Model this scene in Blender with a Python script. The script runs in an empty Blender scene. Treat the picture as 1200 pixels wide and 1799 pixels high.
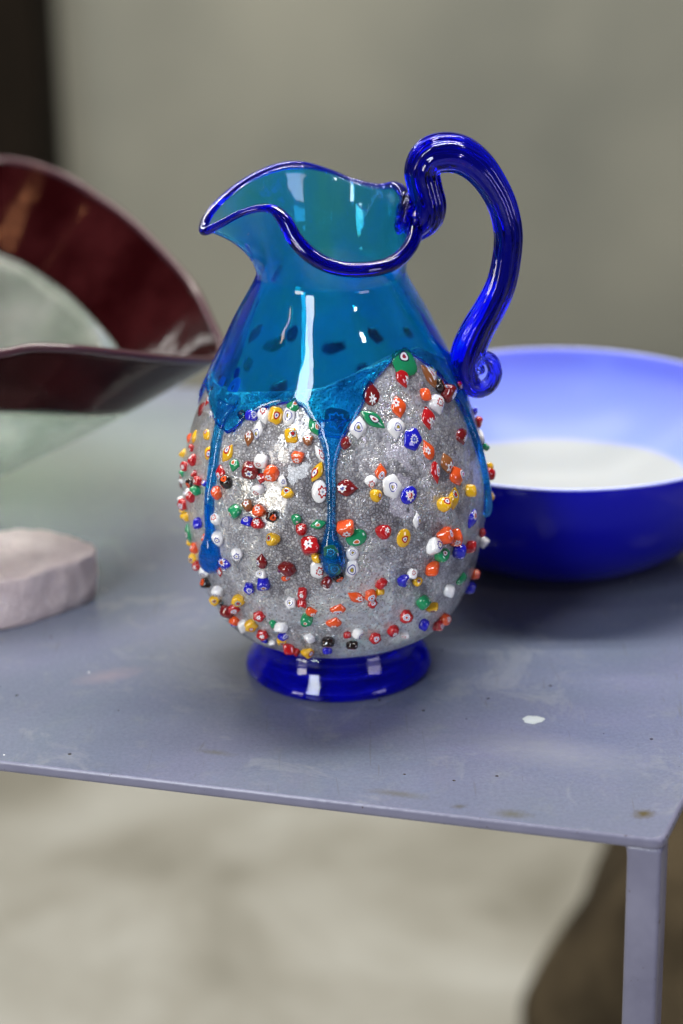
import bpy, bmesh, math, random
import numpy as np
from mathutils import Vector, Matrix

random.seed(7)
rng = np.random.RandomState(11)
SC = bpy.context.scene
COL = SC.collection
R = math.radians
T = 0.75                      # height of the table top above the floor

# ------------------------------------------------------------------ camera
cam_d = bpy.data.cameras.new('camera')
cam = bpy.data.objects.new('camera', cam_d)
COL.objects.link(cam)
SC.camera = cam
pitch, roll = R(22), R(1.0)
fwd = Vector((0, math.cos(pitch), -math.sin(pitch)))
r0 = Vector((1, 0, 0))
u0 = r0.cross(fwd)
rt = r0 * math.cos(roll) - u0 * math.sin(roll)
up = r0 * math.sin(roll) + u0 * math.cos(roll)
cam_pos = Vector((0.002765, -1.102009, 1.277401))
cam.matrix_world = Matrix(((rt.x, up.x, -fwd.x, cam_pos.x), (rt.y, up.y, -fwd.y, cam_pos.y),
                           (rt.z, up.z, -fwd.z, cam_pos.z), (0, 0, 0, 1)))
cam_d.sensor_fit = 'VERTICAL'
cam_d.sensor_height = 36
cam_d.sensor_width = 24
cam_d.lens = 85
cam_d.clip_start = 0.05
cam_d.clip_end = 100
cam_d.dof.use_dof = True
cam_d.dof.focus_distance = 1.115
cam_d.dof.aperture_fstop = 3.8
cam_d.dof.aperture_blades = 8

# ------------------------------------------------------------------ world and lamps (an indoor workshop)
W = bpy.data.worlds.new('World')
SC.world = W
W.use_nodes = True
bg = W.node_tree.nodes['Background']
bg.inputs[0].default_value = (0.86, 0.92, 1.0, 1)
bg.inputs[1].default_value = 0.05


def area(name, loc, target, sx, sy, power, col):
    l = bpy.data.lights.new(name, 'AREA')
    l.shape = 'RECTANGLE'
    l.size, l.size_y = sx, sy
    l.energy = power
    l.color = col
    o = bpy.data.objects.new(name, l)
    COL.objects.link(o)
    o.location = loc
    o.rotation_euler = (Vector(target) - Vector(loc)).to_track_quat('-Z', 'Y').to_euler()
    return o


area('ceiling_tube', (0.15, 0.26, 2.5), (0.15, 0.24, 0), 1.5, 0.10, 26, (1.0, 0.98, 0.92))
area('ceiling_tube', (0.15, 0.46, 2.5), (0.15, 0.44, 0), 1.5, 0.10, 26, (1.0, 0.98, 0.92))
area('ceiling_tube', (-0.5, 1.25, 2.6), (-0.5, 1.45, 0), 2.4, 0.25, 36, (1.0, 0.95, 0.84))
area('back_tube', (-1.12, 1.45, 1.74), (0, 0, 0.75), 1.05, 0.05, 4.5, (0.98, 1.0, 0.95))
area('window_light', (-1.12, -1.76, 2.00), (0, 0, 0.95), 0.46, 1.40, 34, (0.86, 0.93, 1.0))
area('added_warm_fill', (-1.70, -1.47, 0.98), (0, 0, 0.86), 0.55, 0.6, 14, (1.0, 0.93, 0.80))  # added unseen fill lamp, gives the belly its warm sparkle on the left
area('added_lilac_fill', (1.70, -1.50, 1.0), (0, 0, 0.86), 0.6, 0.8, 9, (0.82, 0.76, 1.0))  # added unseen fill lamp, models the right of the belly in lilac
area('pendant_lamp', (1.0, -1.57, 2.27), (0.1, 0.2, 0.8), 0.13, 0.13, 2.5, (1.0, 0.97, 0.9))
area('pendant_lamp', (-0.27, -0.59, 2.46), (0.1, 0.2, 0.8), 0.13, 0.13, 2.5, (1.0, 0.97, 0.9))
area('furnace_glow', (-1.6, 0.09, 2.25), (-0.19, 0.33, 0.9), 0.07, 0.07, 1.1, (1.0, 0.42, 0.18))
area('furnace_slit', (-1.43, -0.66, 2.13), (0, 0, 0.92), 0.045, 0.6, 1.0, (1.0, 0.72, 0.52))

SC.view_settings.view_transform = 'Standard'
SC.view_settings.look = 'None'
SC.view_settings.exposure = 0.2
SC.view_settings.gamma = 1
CY = SC.cycles
CY.max_bounces = 24
CY.transmission_bounces = 20
CY.glossy_bounces = 8
CY.diffuse_bounces = 4
CY.transparent_max_bounces = 16
CY.sample_clamp_indirect = 25
CY.blur_glossy = 0.3
CY.use_denoising = True


# ------------------------------------------------------------------ helpers
def link(o, parent=None):
    COL.objects.link(o)
    if parent is not None:
        o.parent = parent
    return o


def thing(name, label, cat, loc=(0, 0, 0), rotz=0):
    o = bpy.data.objects.new(name, None)
    o.empty_display_size = 0.02
    COL.objects.link(o)
    o.location = loc
    o.rotation_euler = (0, 0, rotz)
    o['label'] = label
    o['category'] = cat
    return o


def mesh_obj(name, verts, faces, mat, parent=None, smooth=True, attr=None):
    me = bpy.data.meshes.new(name)
    me.from_pydata([tuple(v) for v in verts], [], faces)
    bm = bmesh.new()
    bm.from_mesh(me)
    bmesh.ops.recalc_face_normals(bm, faces=bm.faces)
    bm.to_mesh(me)
    bm.free()
    if smooth:
        me.polygons.foreach_set('use_smooth', [True] * len(me.polygons))
    if attr is not None:
        a = me.attributes.new('u', 'FLOAT', 'POINT')
        a.data.foreach_set('value', attr)
    me.materials.append(mat)
    o = bpy.data.objects.new(name, me)
    link(o, parent)
    return o


def bm_obj(name, bm, mat, parent=None, smooth=False):
    bmesh.ops.recalc_face_normals(bm, faces=bm.faces)
    me = bpy.data.meshes.new(name)
    bm.to_mesh(me)
    bm.free()
    if smooth:
        me.polygons.foreach_set('use_smooth', [True] * len(me.polygons))
    me.materials.append(mat)
    o = bpy.data.objects.new(name, me)
    return link(o, parent)


def box_bm(lo, hi, bevel=0.0, seg=2):
    bm = bmesh.new()
    bmesh.ops.create_cube(bm, size=1)
    for v in bm.verts:
        v.co = Vector([lo[i] + (v.co[i] + 0.5) * (hi[i] - lo[i]) for i in range(3)])
    if bevel:
        bmesh.ops.bevel(bm, geom=bm.edges[:], offset=bevel, segments=seg, affect='EDGES', profile=0.5)
    return bm


def grid_faces(nr, nc, closed_c=True, closed_r=False):
    f = []
    for i in range(nr if closed_r else nr - 1):
        i2 = (i + 1) % nr
        for j in range(nc if closed_c else nc - 1):
            j2 = (j + 1) % nc
            f.append((i * nc + j, i * nc + j2, i2 * nc + j2, i2 * nc + j))
    return f


def lathe(name, prof, mat, parent, n=96):
    """closed profile (r, z) loop turned about z; r = 0 ends give poles"""
    v = []
    for r, z in prof:
        for k in range(n):
            a = 2 * math.pi * k / n
            v.append((r * math.cos(a), r * math.sin(a), z))
    f = grid_faces(len(prof), n, True, True)
    o = mesh_obj(name, v, f, mat, parent)
    bm = bmesh.new()
    bm.from_mesh(o.data)
    bmesh.ops.remove_doubles(bm, verts=bm.verts, dist=1e-6)
    bmesh.ops.recalc_face_normals(bm, faces=bm.faces)
    bm.to_mesh(o.data)
    bm.free()
    o.data.polygons.foreach_set('use_smooth', [True] * len(o.data.polygons))
    return o


def catmull(pts, n_per, closed=False):
    P = np.array(pts, float)
    N = len(P)
    out = []
    rngi = range(N if closed else N - 1)
    for i in rngi:
        if closed:
            a, b, c, d = P[(i - 1) % N], P[i], P[(i + 1) % N], P[(i + 2) % N]
        else:
            a = P[i - 1] if i > 0 else 2 * P[i] - P[i + 1]
            b, c = P[i], P[i + 1]
            d = P[i + 2] if i + 2 < N else 2 * P[i + 1] - P[i]
        for k in range(n_per):
            t = k / n_per
            out.append(0.5 * ((2 * b) + (-a + c) * t + (2 * a - 5 * b + 4 * c - d) * t * t + (-a + 3 * b - 3 * c + d) * t ** 3))
    if not closed:
        out.append(P[-1])
    return np.array(out)


def tube(pts, radii, nseg=20, lobes=0, depth=0.0, closed=False, twist=0.0, flat=None):
    """swept tube; rotation-minimising frame; rounded ends when open"""
    pts = [Vector(p) for p in pts]
    n = len(pts)
    tang = []
    for i in range(n):
        a = pts[(i - 1) % n] if (closed or i > 0) else pts[i]
        b = pts[(i + 1) % n] if (closed or i < n - 1) else pts[i]
        tang.append((b - a).normalized())
    u = tang[0].orthogonal().normalized()
    frames = []
    for i in range(n):
        if i > 0:
            q = tang[i - 1].rotation_difference(tang[i])
            u = q @ u
        u = (u - tang[i] * u.dot(tang[i])).normalized()
        frames.append((u.copy(), tang[i].cross(u)))
    # closing twist
    corr = 0.0
    if closed:
        q = tang[-1].rotation_difference(tang[0])
        uu = q @ frames[-1][0]
        corr = math.atan2(uu.dot(frames[0][1]), uu.dot(frames[0][0]))
    V = []
    rows = n
    ring_pts = list(range(n))
    extra0, extra1 = [], []

    def ring(c, uu, vv, r, i):
        off = -corr * i / n
        for k in range(nseg):
            a = 2 * math.pi * k / nseg + off
            rr = r * (1 + depth * math.cos(lobes * (a + twist * i))) if lobes else r
            V.append(c + uu * (rr * math.cos(a)) + vv * (rr * math.sin(a)))
    if not closed:
        for s in (0.98, 0.85, 0.5):
            ring(pts[0] - tang[0] * radii[0] * s * 0.8, *frames[0], radii[0] * math.sqrt(1 - s * s), 0)
    for i in range(n):
        ring(pts[i], *frames[i], radii[i], i)
    if not closed:
        for s in (0.5, 0.85, 0.98):
            ring(pts[-1] + tang[-1] * radii[-1] * s * 0.8, *frames[-1], radii[-1] * math.sqrt(1 - s * s), n - 1)
    nr = len(V) // nseg
    F = grid_faces(nr, nseg, True, closed)
    if not closed:
        F.append(tuple(range(nseg))[::-1])
        F.append(tuple((nr - 1) * nseg + k for k in range(nseg)))
    return V, F


# ------------------------------------------------------------------ material helpers
class NT:
    def __init__(self, name):
        self.m = bpy.data.materials.new(name)
        self.m.use_nodes = True
        self.t = self.m.node_tree
        self.t.nodes.clear()
        self.out = self.n('ShaderNodeOutputMaterial')

    def n(self, typ, **kw):
        nd = self.t.nodes.new(typ)
        for k, v in kw.items():
            setattr(nd, k, v)
        return nd

    def l(self, a, b):
        self.t.links.new(a, b)

    def val(self, node, idx, v):
        if hasattr(v, 'is_output'):
            self.l(v, node.inputs[idx])
        else:
            node.inputs[idx].default_value = v

    def math(self, op, a, b=0.0, c=None, clamp=False):
        nd = self.n('ShaderNodeMath', operation=op, use_clamp=clamp)
        self.val(nd, 0, a)
        self.val(nd, 1, b)
        if c is not None:
            self.val(nd, 2, c)
        return nd.outputs[0]

    def mix(self, fac, a, b, blend='MIX'):
        nd = self.n('ShaderNodeMix', data_type='RGBA', blend_type=blend)
        self.val(nd, 0, fac)
        for i, c in ((6, a), (7, b)):
            if hasattr(c, 'is_output'):
                self.l(c, nd.inputs[i])
            else:
                nd.inputs[i].default_value = (*c[:3], 1)
        return nd.outputs[2]

    def ramp(self, fac, stops, interp='LINEAR'):
        nd = self.n('ShaderNodeValToRGB')
        cr = nd.color_ramp
        cr.interpolation = interp
        while len(cr.elements) < len(stops):
            cr.elements.new(0.5)
        for e, (p, c) in zip(cr.elements, stops):
            e.position = p
            e.color = (*c, 1) if hasattr(c, '__len__') else (c, c, c, 1)
        self.l(fac, nd.inputs[0])
        return nd.outputs[0]

    def obj(self):
        return self.n('ShaderNodeTexCoord').outputs['Object']

    def noise(self, vec, scale, detail=3, rough=0.5, dist=0.0):
        nd = self.n('ShaderNodeTexNoise')
        self.l(vec, nd.inputs['Vector'])
        nd.inputs['Scale'].default_value = scale
        nd.inputs['Detail'].default_value = detail
        nd.inputs['Roughness'].default_value = rough
        nd.inputs['Distortion'].default_value = dist
        return nd.outputs['Fac']

    def voronoi(self, vec, scale, feature='F1', out='Distance', rnd=1.0):
        nd = self.n('ShaderNodeTexVoronoi', feature=feature)
        self.l(vec, nd.inputs['Vector'])
        nd.inputs['Scale'].default_value = scale
        nd.inputs['Randomness'].default_value = rnd
        return nd.outputs[out]

    def bump(self, h, strength, dist, normal=None):
        nd = self.n('ShaderNodeBump')
        nd.inputs['Strength'].default_value = strength
        nd.inputs['Distance'].default_value = dist
        self.l(h, nd.inputs['Height'])
        if normal is not None:
            self.l(normal, nd.inputs['Normal'])
        return nd.outputs[0]

    def principled(self, **kw):
        p = self.n('ShaderNodeBsdfPrincipled')
        for k, v in kw.items():
            k = k.replace('_', ' ')
            if hasattr(v, 'is_output'):
                self.l(v, p.inputs[k])
            else:
                p.inputs[k].default_value = (*v, 1) if hasattr(v, '__len__') and len(v) == 3 else v
        self.l(p.outputs[0], self.out.inputs['Surface'])
        return p


def glass_mat(name, col, dens, rough=0.0, ior=1.48, bump=None, milk=None):
    k = NT(name)
    p = k.principled(Base_Color=(1, 1, 1), Roughness=rough, IOR=ior, Transmission_Weight=1.0)
    va = k.n('ShaderNodeVolumeAbsorption')
    va.inputs['Color'].default_value = (*col, 1)
    va.inputs['Density'].default_value = dens
    k.l(va.outputs[0], k.out.inputs['Volume'])
    if milk:
        # faint milkiness of hand-blown coloured glass
        d = k.n('ShaderNodeBsdfTranslucent')
        d2 = k.n('ShaderNodeBsdfDiffuse')
        for q in (d, d2):
            q.inputs['Color'].default_value = (*milk[1], 1)
        m1 = k.n('ShaderNodeMixShader')
        m1.inputs[0].default_value = 0.5
        k.l(d.outputs[0], m1.inputs[1])
        k.l(d2.outputs[0], m1.inputs[2])
        m2 = k.n('ShaderNodeMixShader')
        mp = k.n('ShaderNodeMapping')
        k.l(k.obj(), mp.inputs[0])
        mp.inputs['Scale'].default_value = (1, 1, 0.35)
        k.l(k.math('MULTIPLY', k.ramp(k.noise(mp.outputs[0], 55, 3, 0.6, 0.8), [(0.35, 0.15), (0.70, 1.0)]), milk[0] * 1.6), m2.inputs[0])
        k.l(p.outputs[0], m2.inputs[1])
        k.l(m1.outputs[0], m2.inputs[2])
        k.l(m2.outputs[0], k.out.inputs['Surface'])
    if bump:
        h = k.noise(k.obj(), bump[0], 2, 0.5)
        k.l(k.bump(h, bump[1], bump[2]), p.inputs['Normal'])
    return k.m


M = {}
M['azure'] = glass_mat('azure_glass', (0.0, 0.885, 0.996), 1400, bump=(45, 0.10, 0.004), milk=(0.08, (0.0, 0.24, 1.0)))
M['azure_drip'] = glass_mat('azure_drip_glass', (0.0, 0.80, 0.994), 600, milk=(0.22, (0.0, 0.34, 1.0)))
M['cobalt'] = glass_mat('cobalt_glass', (0.0, 0.08, 0.95), 420, bump=(120, 0.15, 0.002))
M['cobalt_foot'] = glass_mat('cobalt_foot_glass', (0.0, 0.05, 0.96), 230, bump=(34, 0.16, 0.006), milk=(0.24, (0.0, 0.0, 0.95)))
M['cobalt_rim'] = glass_mat('cobalt_rim_glass', (0.0, 0.15, 0.93), 1400)


def silver_mat():
    k = NT('silver_leaf_glass')
    o = k.obj()
    v1 = k.voronoi(o, 640, 'DISTANCE_TO_EDGE')
    v2 = k.voronoi(o, 760, 'F1')
    cc = k.voronoi(o, 640, 'F1', 'Color')
    big = k.noise(o, 24, 4, 0.6, 0.8)
    mid = k.math('MULTIPLY_ADD', k.math('SUBTRACT', big, 0.5), 0.9, k.noise(o, 62, 5, 0.68, 1.4))
    fine = k.noise(o, 420, 3, 0.7)
    cells = k.ramp(v1, [(0.0, 0.0), (0.20, 1.0)])
    dots = k.ramp(v2, [(0.20, 0.0), (0.40, 1.0)])
    sel = k.ramp(big, [(0.44, 0.0), (0.56, 1.0)])
    tex = k.mix(sel, cells, dots)
    patch = k.ramp(mid, [(0.32, (0.32, 0.31, 0.35)), (0.44, (0.62, 0.61, 0.66)), (0.54, (0.80, 0.79, 0.83)), (0.64, (0.97, 0.96, 0.93))])
    dark = k.mix(0.66, patch, (0.22, 0.20, 0.20), 'MULTIPLY')
    base = k.mix(tex, dark, patch)
    sp = k.ramp(fine, [(0.60, 0.0), (0.68, 1.0)])
    base = k.mix(sp, base, (0.95, 0.93, 0.88))
    met = k.ramp(mid, [(0.38, 0.10), (0.62, 0.75)])
    rough = k.ramp(mid, [(0.3, 0.45), (0.7, 0.14)])
    # every grain of leaf lies at its own tilt
    geo = k.n('ShaderNodeNewGeometry')
    tilt = k.n('ShaderNodeVectorMath', operation='MULTIPLY_ADD')
    k.l(cc, tilt.inputs[0])
    tilt.inputs[1].default_value = (0.48, 0.48, 0.48)
    sub_ = k.n('ShaderNodeVectorMath', operation='ADD')
    tilt.inputs[2].default_value = (-0.24, -0.24, -0.24)
    k.l(tilt.outputs[0], sub_.inputs[0])
    k.l(geo.outputs['Normal'], sub_.inputs[1])
    nz = k.n('ShaderNodeVectorMath', operation='NORMALIZE')
    k.l(sub_.outputs[0], nz.inputs[0])
    h = k.math('ADD', k.math('MULTIPLY', tex, 0.5), k.math('MULTIPLY', mid, 2.2))
    nrm = k.bump(h, 0.6, 0.0012, nz.outputs[0])
    wav = k.bump(k.noise(o, 55, 2, 0.5), 0.6, 0.004)
    p = k.principled(Base_Color=base, Metallic=met, Roughness=rough, Coat_Weight=1.0, Coat_Roughness=0.03, Coat_IOR=1.5)
    k.l(nrm, p.inputs['Normal'])
    k.l(wav, p.inputs['Coat Normal'])
    tr = k.n('ShaderNodeBsdfTranslucent')
    k.l(base, tr.inputs['Color'])
    mx = k.n('ShaderNodeMixShader')
    mx.inputs[0].default_value = 0.40
    k.l(p.outputs[0], mx.inputs[1])
    k.l(tr.outputs[0], mx.inputs[2])
    k.l(mx.outputs[0], k.out.inputs['Surface'])
    return k.m


M['silver'] = silver_mat()

# ------------------------------------------------------------------ room: floor and wall
def floor_mat():
    k = NT('concrete_floor')
    o = k.obj()
    a = k.noise(o, 3.2, 4, 0.55, 0.4)
    b = k.noise(o, 40, 4, 0.6)
    c = k.ramp(a, [(0.36, (0.17, 0.16, 0.13)), (0.5, (0.275, 0.265, 0.232)), (0.64, (0.375, 0.37, 0.342))])
    c = k.mix(0.15, c, k.ramp(b, [(0.3, 0.3), (0.7, 0.6)]), 'MULTIPLY')
    p = k.principled(Base_Color=c, Roughness=0.55)
    k.l(k.bump(b, 0.3, 0.002), p.inputs['Normal'])
    return k.m


def wall_mat():
    k = NT('plaster_wall')
    o = k.obj()
    a = k.noise(o, 1.6, 3, 0.5)
    b = k.noise(o, 60, 4, 0.6)
    c = k.ramp(a, [(0.36, (0.17, 0.174, 0.148)), (0.64, (0.285, 0.28, 0.23))])
    p = k.principled(Base_Color=c, Roughness=0.8)
    k.l(k.bump(b, 0.3, 0.003), p.inputs['Normal'])
    return k.m


fl = mesh_obj('floor', [(-6, -5, 0), (6, -5, 0), (6, 2.42, 0), (-6, 2.42, 0)], [(0, 1, 2, 3)], floor_mat(), smooth=False)
fl['kind'] = 'structure'
wl = bm_obj('wall', box_bm((-6, 2.42, 0.0), (6, 2.6, 3.2)), wall_mat())
wl['kind'] = 'structure'


def wood_mat(name, c1, c2, axis=0, rough=0.5, spec=0.4):
    k = NT(name)
    mp = k.n('ShaderNodeMapping')
    k.l(k.obj(), mp.inputs[0])
    s = [6, 6, 6]
    s[axis] = 0.8
    mp.inputs['Scale'].default_value = s
    n = k.noise(mp.outputs[0], 6, 5, 0.6, 1.2)
    c = k.ramp(n, [(0.3, c1), (0.7, c2)])
    p = k.principled(Base_Color=c, Roughness=rough, Specular_IOR_Level=spec)
    k.l(k.bump(n, 0.3, 0.002), p.inputs['Normal'])
    return k.m


M['dark_wood'] = wood_mat('dark_stained_wood', (0.006, 0.0045, 0.003), (0.013, 0.009, 0.006), 2, 0.85, 0.08)
M['cord'] = wood_mat('brown_cord', (0.055, 0.036, 0.018), (0.09, 0.058, 0.030), 1, 0.9)

cup = thing('wall_cupboard', 'dark brown wall cupboard hanging on the grey wall, far out of focus', 'cupboard', (-0.662, 2.418, 0.33))
bm_obj('carcass', box_bm((-0.265, -0.20, 0), (0.265, 0, 0.86), 0.004), M['dark_wood'], cup)
for sx in (-1, 1):
    d = bm_obj('door', box_bm((min(sx * 0.004, sx * 0.26), -0.222, 0.008), (max(sx * 0.004, sx * 0.26), -0.2005, 0.852), 0.003), M['dark_wood'], cup)
    bm_obj('handle', box_bm((sx * 0.03 - 0.006, -0.24, 0.30), (sx * 0.03 + 0.006, -0.2225, 0.42), 0.003), M['dark_wood'], d)

def sack_mat():
    k = NT('dark_brown_sackcloth')
    o = k.obj()
    n = k.noise(o, 9, 4, 0.6, 0.6)
    c = k.ramp(n, [(0.35, (0.020, 0.015, 0.009)), (0.65, (0.070, 0.053, 0.032))])
    p = k.principled(Base_Color=c, Roughness=0.95, Specular_IOR_Level=0.1)
    k.l(k.bump(k.noise(o, 220, 3, 0.6), 0.5, 0.003), p.inputs['Normal'])
    return k.m


M['sack'] = sack_mat()
sk_ = thing('cloth_sack', 'dark brown lumpy cloth sack standing on the floor behind the table leg', 'sack', (0.485, 0.72, 0))
SP = catmull([(0.30, 0.0), (0.315, 0.012), (0.312, 0.05), (0.288, 0.13), (0.243, 0.22), (0.175, 0.31), (0.095, 0.375), (0.042, 0.41), (0.040, 0.425), (0.075, 0.465), (0.088, 0.49)], 5)
V = []
for r, z in SP:
    for q in range(64):
        a = 2 * math.pi * q / 64
        w = 1 + 0.035 * math.sin(3 * a + 9 * z) + 0.03 * math.sin(7 * a - 14 * z) + (0.05 if z > 0.3 else 0.012) * math.sin(13 * a + 5 * z)
        V.append((r * w * math.cos(a), r * w * math.sin(a), z))
F = grid_faces(len(SP), 64)
F.append(tuple(range(64))[::-1])
mesh_obj('sack_body', V, F, M['sack'], sk_)
VT, FT = tube([(0.046 * math.cos(2 * math.pi * q / 40), 0.046 * math.sin(2 * math.pi * q / 40), 0.418) for q in range(40)], [0.006] * 40, 8, closed=True)
mesh_obj('tie_cord', VT, FT, M['cord'], sk_)

# ------------------------------------------------------------------ steel table
def table_mat():
    k = NT('blue_grey_painted_steel')
    o = k.obj()
    n1 = k.noise(o, 7, 4, 0.6, 0.5)
    n2 = k.noise(o, 60, 4, 0.6)
    n3 = k.noise(o, 900, 2, 0.6)
    c = k.ramp(n1, [(0.3, (0.118, 0.142, 0.192)), (0.7, (0.150, 0.156, 0.238))])
    c = k.mix(k.ramp(n2, [(0.55, 0.0), (0.8, 0.35)]), c, (0.20, 0.215, 0.215))
    c = k.mix(0.30, c, k.ramp(k.noise(o, 520, 3, 0.75), [(0.35, (0.45, 0.45, 0.45)), (0.65, (1.0, 1.0, 1.0))]), 'MULTIPLY')
    c = k.mix(k.ramp(k.noise(o, 24, 5, 0.7, 1.0), [(0.56, 0.0), (0.66, 0.30)]), c, (0.24, 0.25, 0.27))
    # tiny chips and specks
    v = k.voronoi(o, 95, 'F1')
    sel = k.voronoi(o, 95, 'F1', 'Color')
    sep = k.n('ShaderNodeSeparateColor')
    k.l(sel, sep.inputs[0])
    sp = k.math('MULTIPLY', k.math('LESS_THAN', v, 0.085), k.math('GREATER_THAN', sep.outputs[0], 0.78))
    c = k.mix(sp, c, (0.035, 0.03, 0.03))
    sp2 = k.math('MULTIPLY', k.math('LESS_THAN', v, 0.05), k.math('LESS_THAN', sep.outputs[0], 0.10))
    c = k.mix(sp2, c, (0.7, 0.72, 0.75))
    # faint long scratches
    mp = k.n('ShaderNodeMapping')
    k.l(o, mp.inputs[0])
    mp.inputs['Rotation'].default_value = (0, 0, -0.9)
    mp.inputs['Scale'].default_value = (170, 16, 1)
    ns = k.noise(mp.outputs[0], 1.0, 1, 0.4, 2.2)
    c = k.mix(k.ramp(ns, [(0.725, 0.0), (0.745, 0.35)]), c, (0.10, 0.10, 0.105))

    def stain_or_light_patch(cx, cy, rx, ry, ang, col, amt):
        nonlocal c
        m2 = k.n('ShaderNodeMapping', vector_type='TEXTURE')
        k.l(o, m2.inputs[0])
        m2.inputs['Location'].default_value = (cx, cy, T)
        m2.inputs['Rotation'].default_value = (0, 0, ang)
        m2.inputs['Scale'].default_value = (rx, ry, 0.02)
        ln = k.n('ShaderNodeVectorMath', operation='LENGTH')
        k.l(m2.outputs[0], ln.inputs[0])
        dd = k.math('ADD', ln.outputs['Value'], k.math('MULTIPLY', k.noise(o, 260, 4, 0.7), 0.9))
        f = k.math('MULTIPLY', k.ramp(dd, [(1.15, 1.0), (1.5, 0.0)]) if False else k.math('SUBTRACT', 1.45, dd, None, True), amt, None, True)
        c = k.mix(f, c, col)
    stain_or_light_patch(-0.20, 0.27, 0.24, 0.17, 0.3, (0.215, 0.255, 0.230), 1.1)  # pale sheen at rear left: wall reflection and lighting painted into the colour
    stain_or_light_patch(-0.02, 0.02, 0.10, 0.06, 0.3, (0.20, 0.215, 0.225), 0.7)
    stain_or_light_patch(-0.115, -0.010, 0.022, 0.009, 0.4, (0.26, 0.20, 0.23), 0.5)  # pinkish reflection on the top, painted into its colour
    stain_or_light_patch(0.10, -0.10, 0.05, 0.02, -0.4, (0.20, 0.21, 0.24), 0.6)
    stain_or_light_patch(0.1341, -0.1599, 0.0065, 0.0050, 0.2, (0.075, 0.06, 0.03), 1.2)
    stain_or_light_patch(0.0762, -0.1578, 0.0110, 0.0050, -0.2, (0.09, 0.088, 0.075), 0.9)
    stain_or_light_patch(0.0262, -0.1377, 0.0180, 0.0040, -0.3, (0.10, 0.10, 0.09), 0.8)
    stain_or_light_patch(-0.0578, -0.0944, 0.0110, 0.0035, -0.3, (0.11, 0.11, 0.105), 0.8)
    stain_or_light_patch(0.053, -0.1500, 0.0045, 0.0028, 0.1, (0.08, 0.075, 0.06), 0.9)
    rough = k.ramp(k.noise(o, 18, 4, 0.65), [(0.35, 0.06), (0.65, 0.18)])
    h = k.math('ADD', k.math('MULTIPLY', n3, 0.25), k.math('MULTIPLY', k.noise(o, 240, 2, 0.5), 1.0))
    p = k.principled(Base_Color=c, Roughness=rough, Specular_IOR_Level=0.85)
    k.l(k.bump(h, 0.22, 0.0010), p.inputs['Normal'])
    return k.m


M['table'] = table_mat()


def edge_mat():
    k = NT('blue_grey_worn_steel_edge')
    o = k.obj()
    v = k.noise(o, 170, 4, 0.65)
    c = k.ramp(k.noise(o, 30, 3, 0.6), [(0.3, (0.145, 0.145, 0.215)), (0.7, (0.195, 0.195, 0.275))])
    c = k.mix(k.ramp(v, [(0.655, 0.0), (0.68, 0.85)]), c, (0.05, 0.03, 0.028))
    p = k.principled(Base_Color=c, Roughness=0.30)
    k.l(k.bump(k.noise(o, 260, 2, 0.5), 0.2, 0.001), p.inputs['Normal'])
    return k.m


M['edge'] = edge_mat()

tbl = thing('steel_table', 'blue grey painted steel table with a thin top and square tube legs', 'table')
ang = R(-15.75)
ex = Vector((math.cos(ang), math.sin(ang), 0))       # along the front edge, to the right
ey = Vector((0.36, 0.933, 0)).normalized()           # along the right edge, away from the camera
corner = Vector((0.1402, -0.1836, 0))
Lx, Ly = 0.95, 0.53
# outline with rounded corners
cs = [corner, corner + ey * Ly, corner + ey * Ly - ex * Lx, corner - ex * Lx]
out = []
for i in range(4):
    p, a, b = cs[i], cs[i - 1], cs[(i + 1) % 4]
    r_ = 0.006
    pa, pb = p + (a - p).normalized() * r_, p + (b - p).normalized() * r_
    for t in np.linspace(0, 1, 6):
        out.append(pa.lerp(p, t).lerp(p.lerp(pb, t), t))
cen = sum(out, Vector()) / len(out)


def inset(p, d):
    q = p.copy()
    v = Vector((0, 0, 0))
    # inset towards the two axes of the top
    a = (p - corner).dot(Vector((ey.y, -ey.x, 0))) / Vector((ey.y, -ey.x, 0)).dot(ex)
    v = (cen - p).normalized()
    return q + v * d


edge_r = 0.0018
thk = 0.0056
prof = [(edge_r, T), (edge_r * 0.3, T - edge_r * 0.3), (0, T - edge_r), (0, T - thk + edge_r), (edge_r * 0.3, T - thk + edge_r * 0.3), (edge_r, T - thk)]
V = []
for d, z in prof:
    for p in out:
        q = inset(p, d)
        V.append((q.x, q.y, z))
n = len(out)
F = grid_faces(len(prof), n, True, False)
F.append(tuple((len(prof) - 1) * n + k for k in range(n)))
mesh_obj('table_edge', V, F, M['edge'], tbl)
mesh_obj('table_top', [(inset(p, edge_r).x, inset(p, edge_r).y, T) for p in out], [tuple(range(n))], M['table'], tbl, smooth=False)
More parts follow.
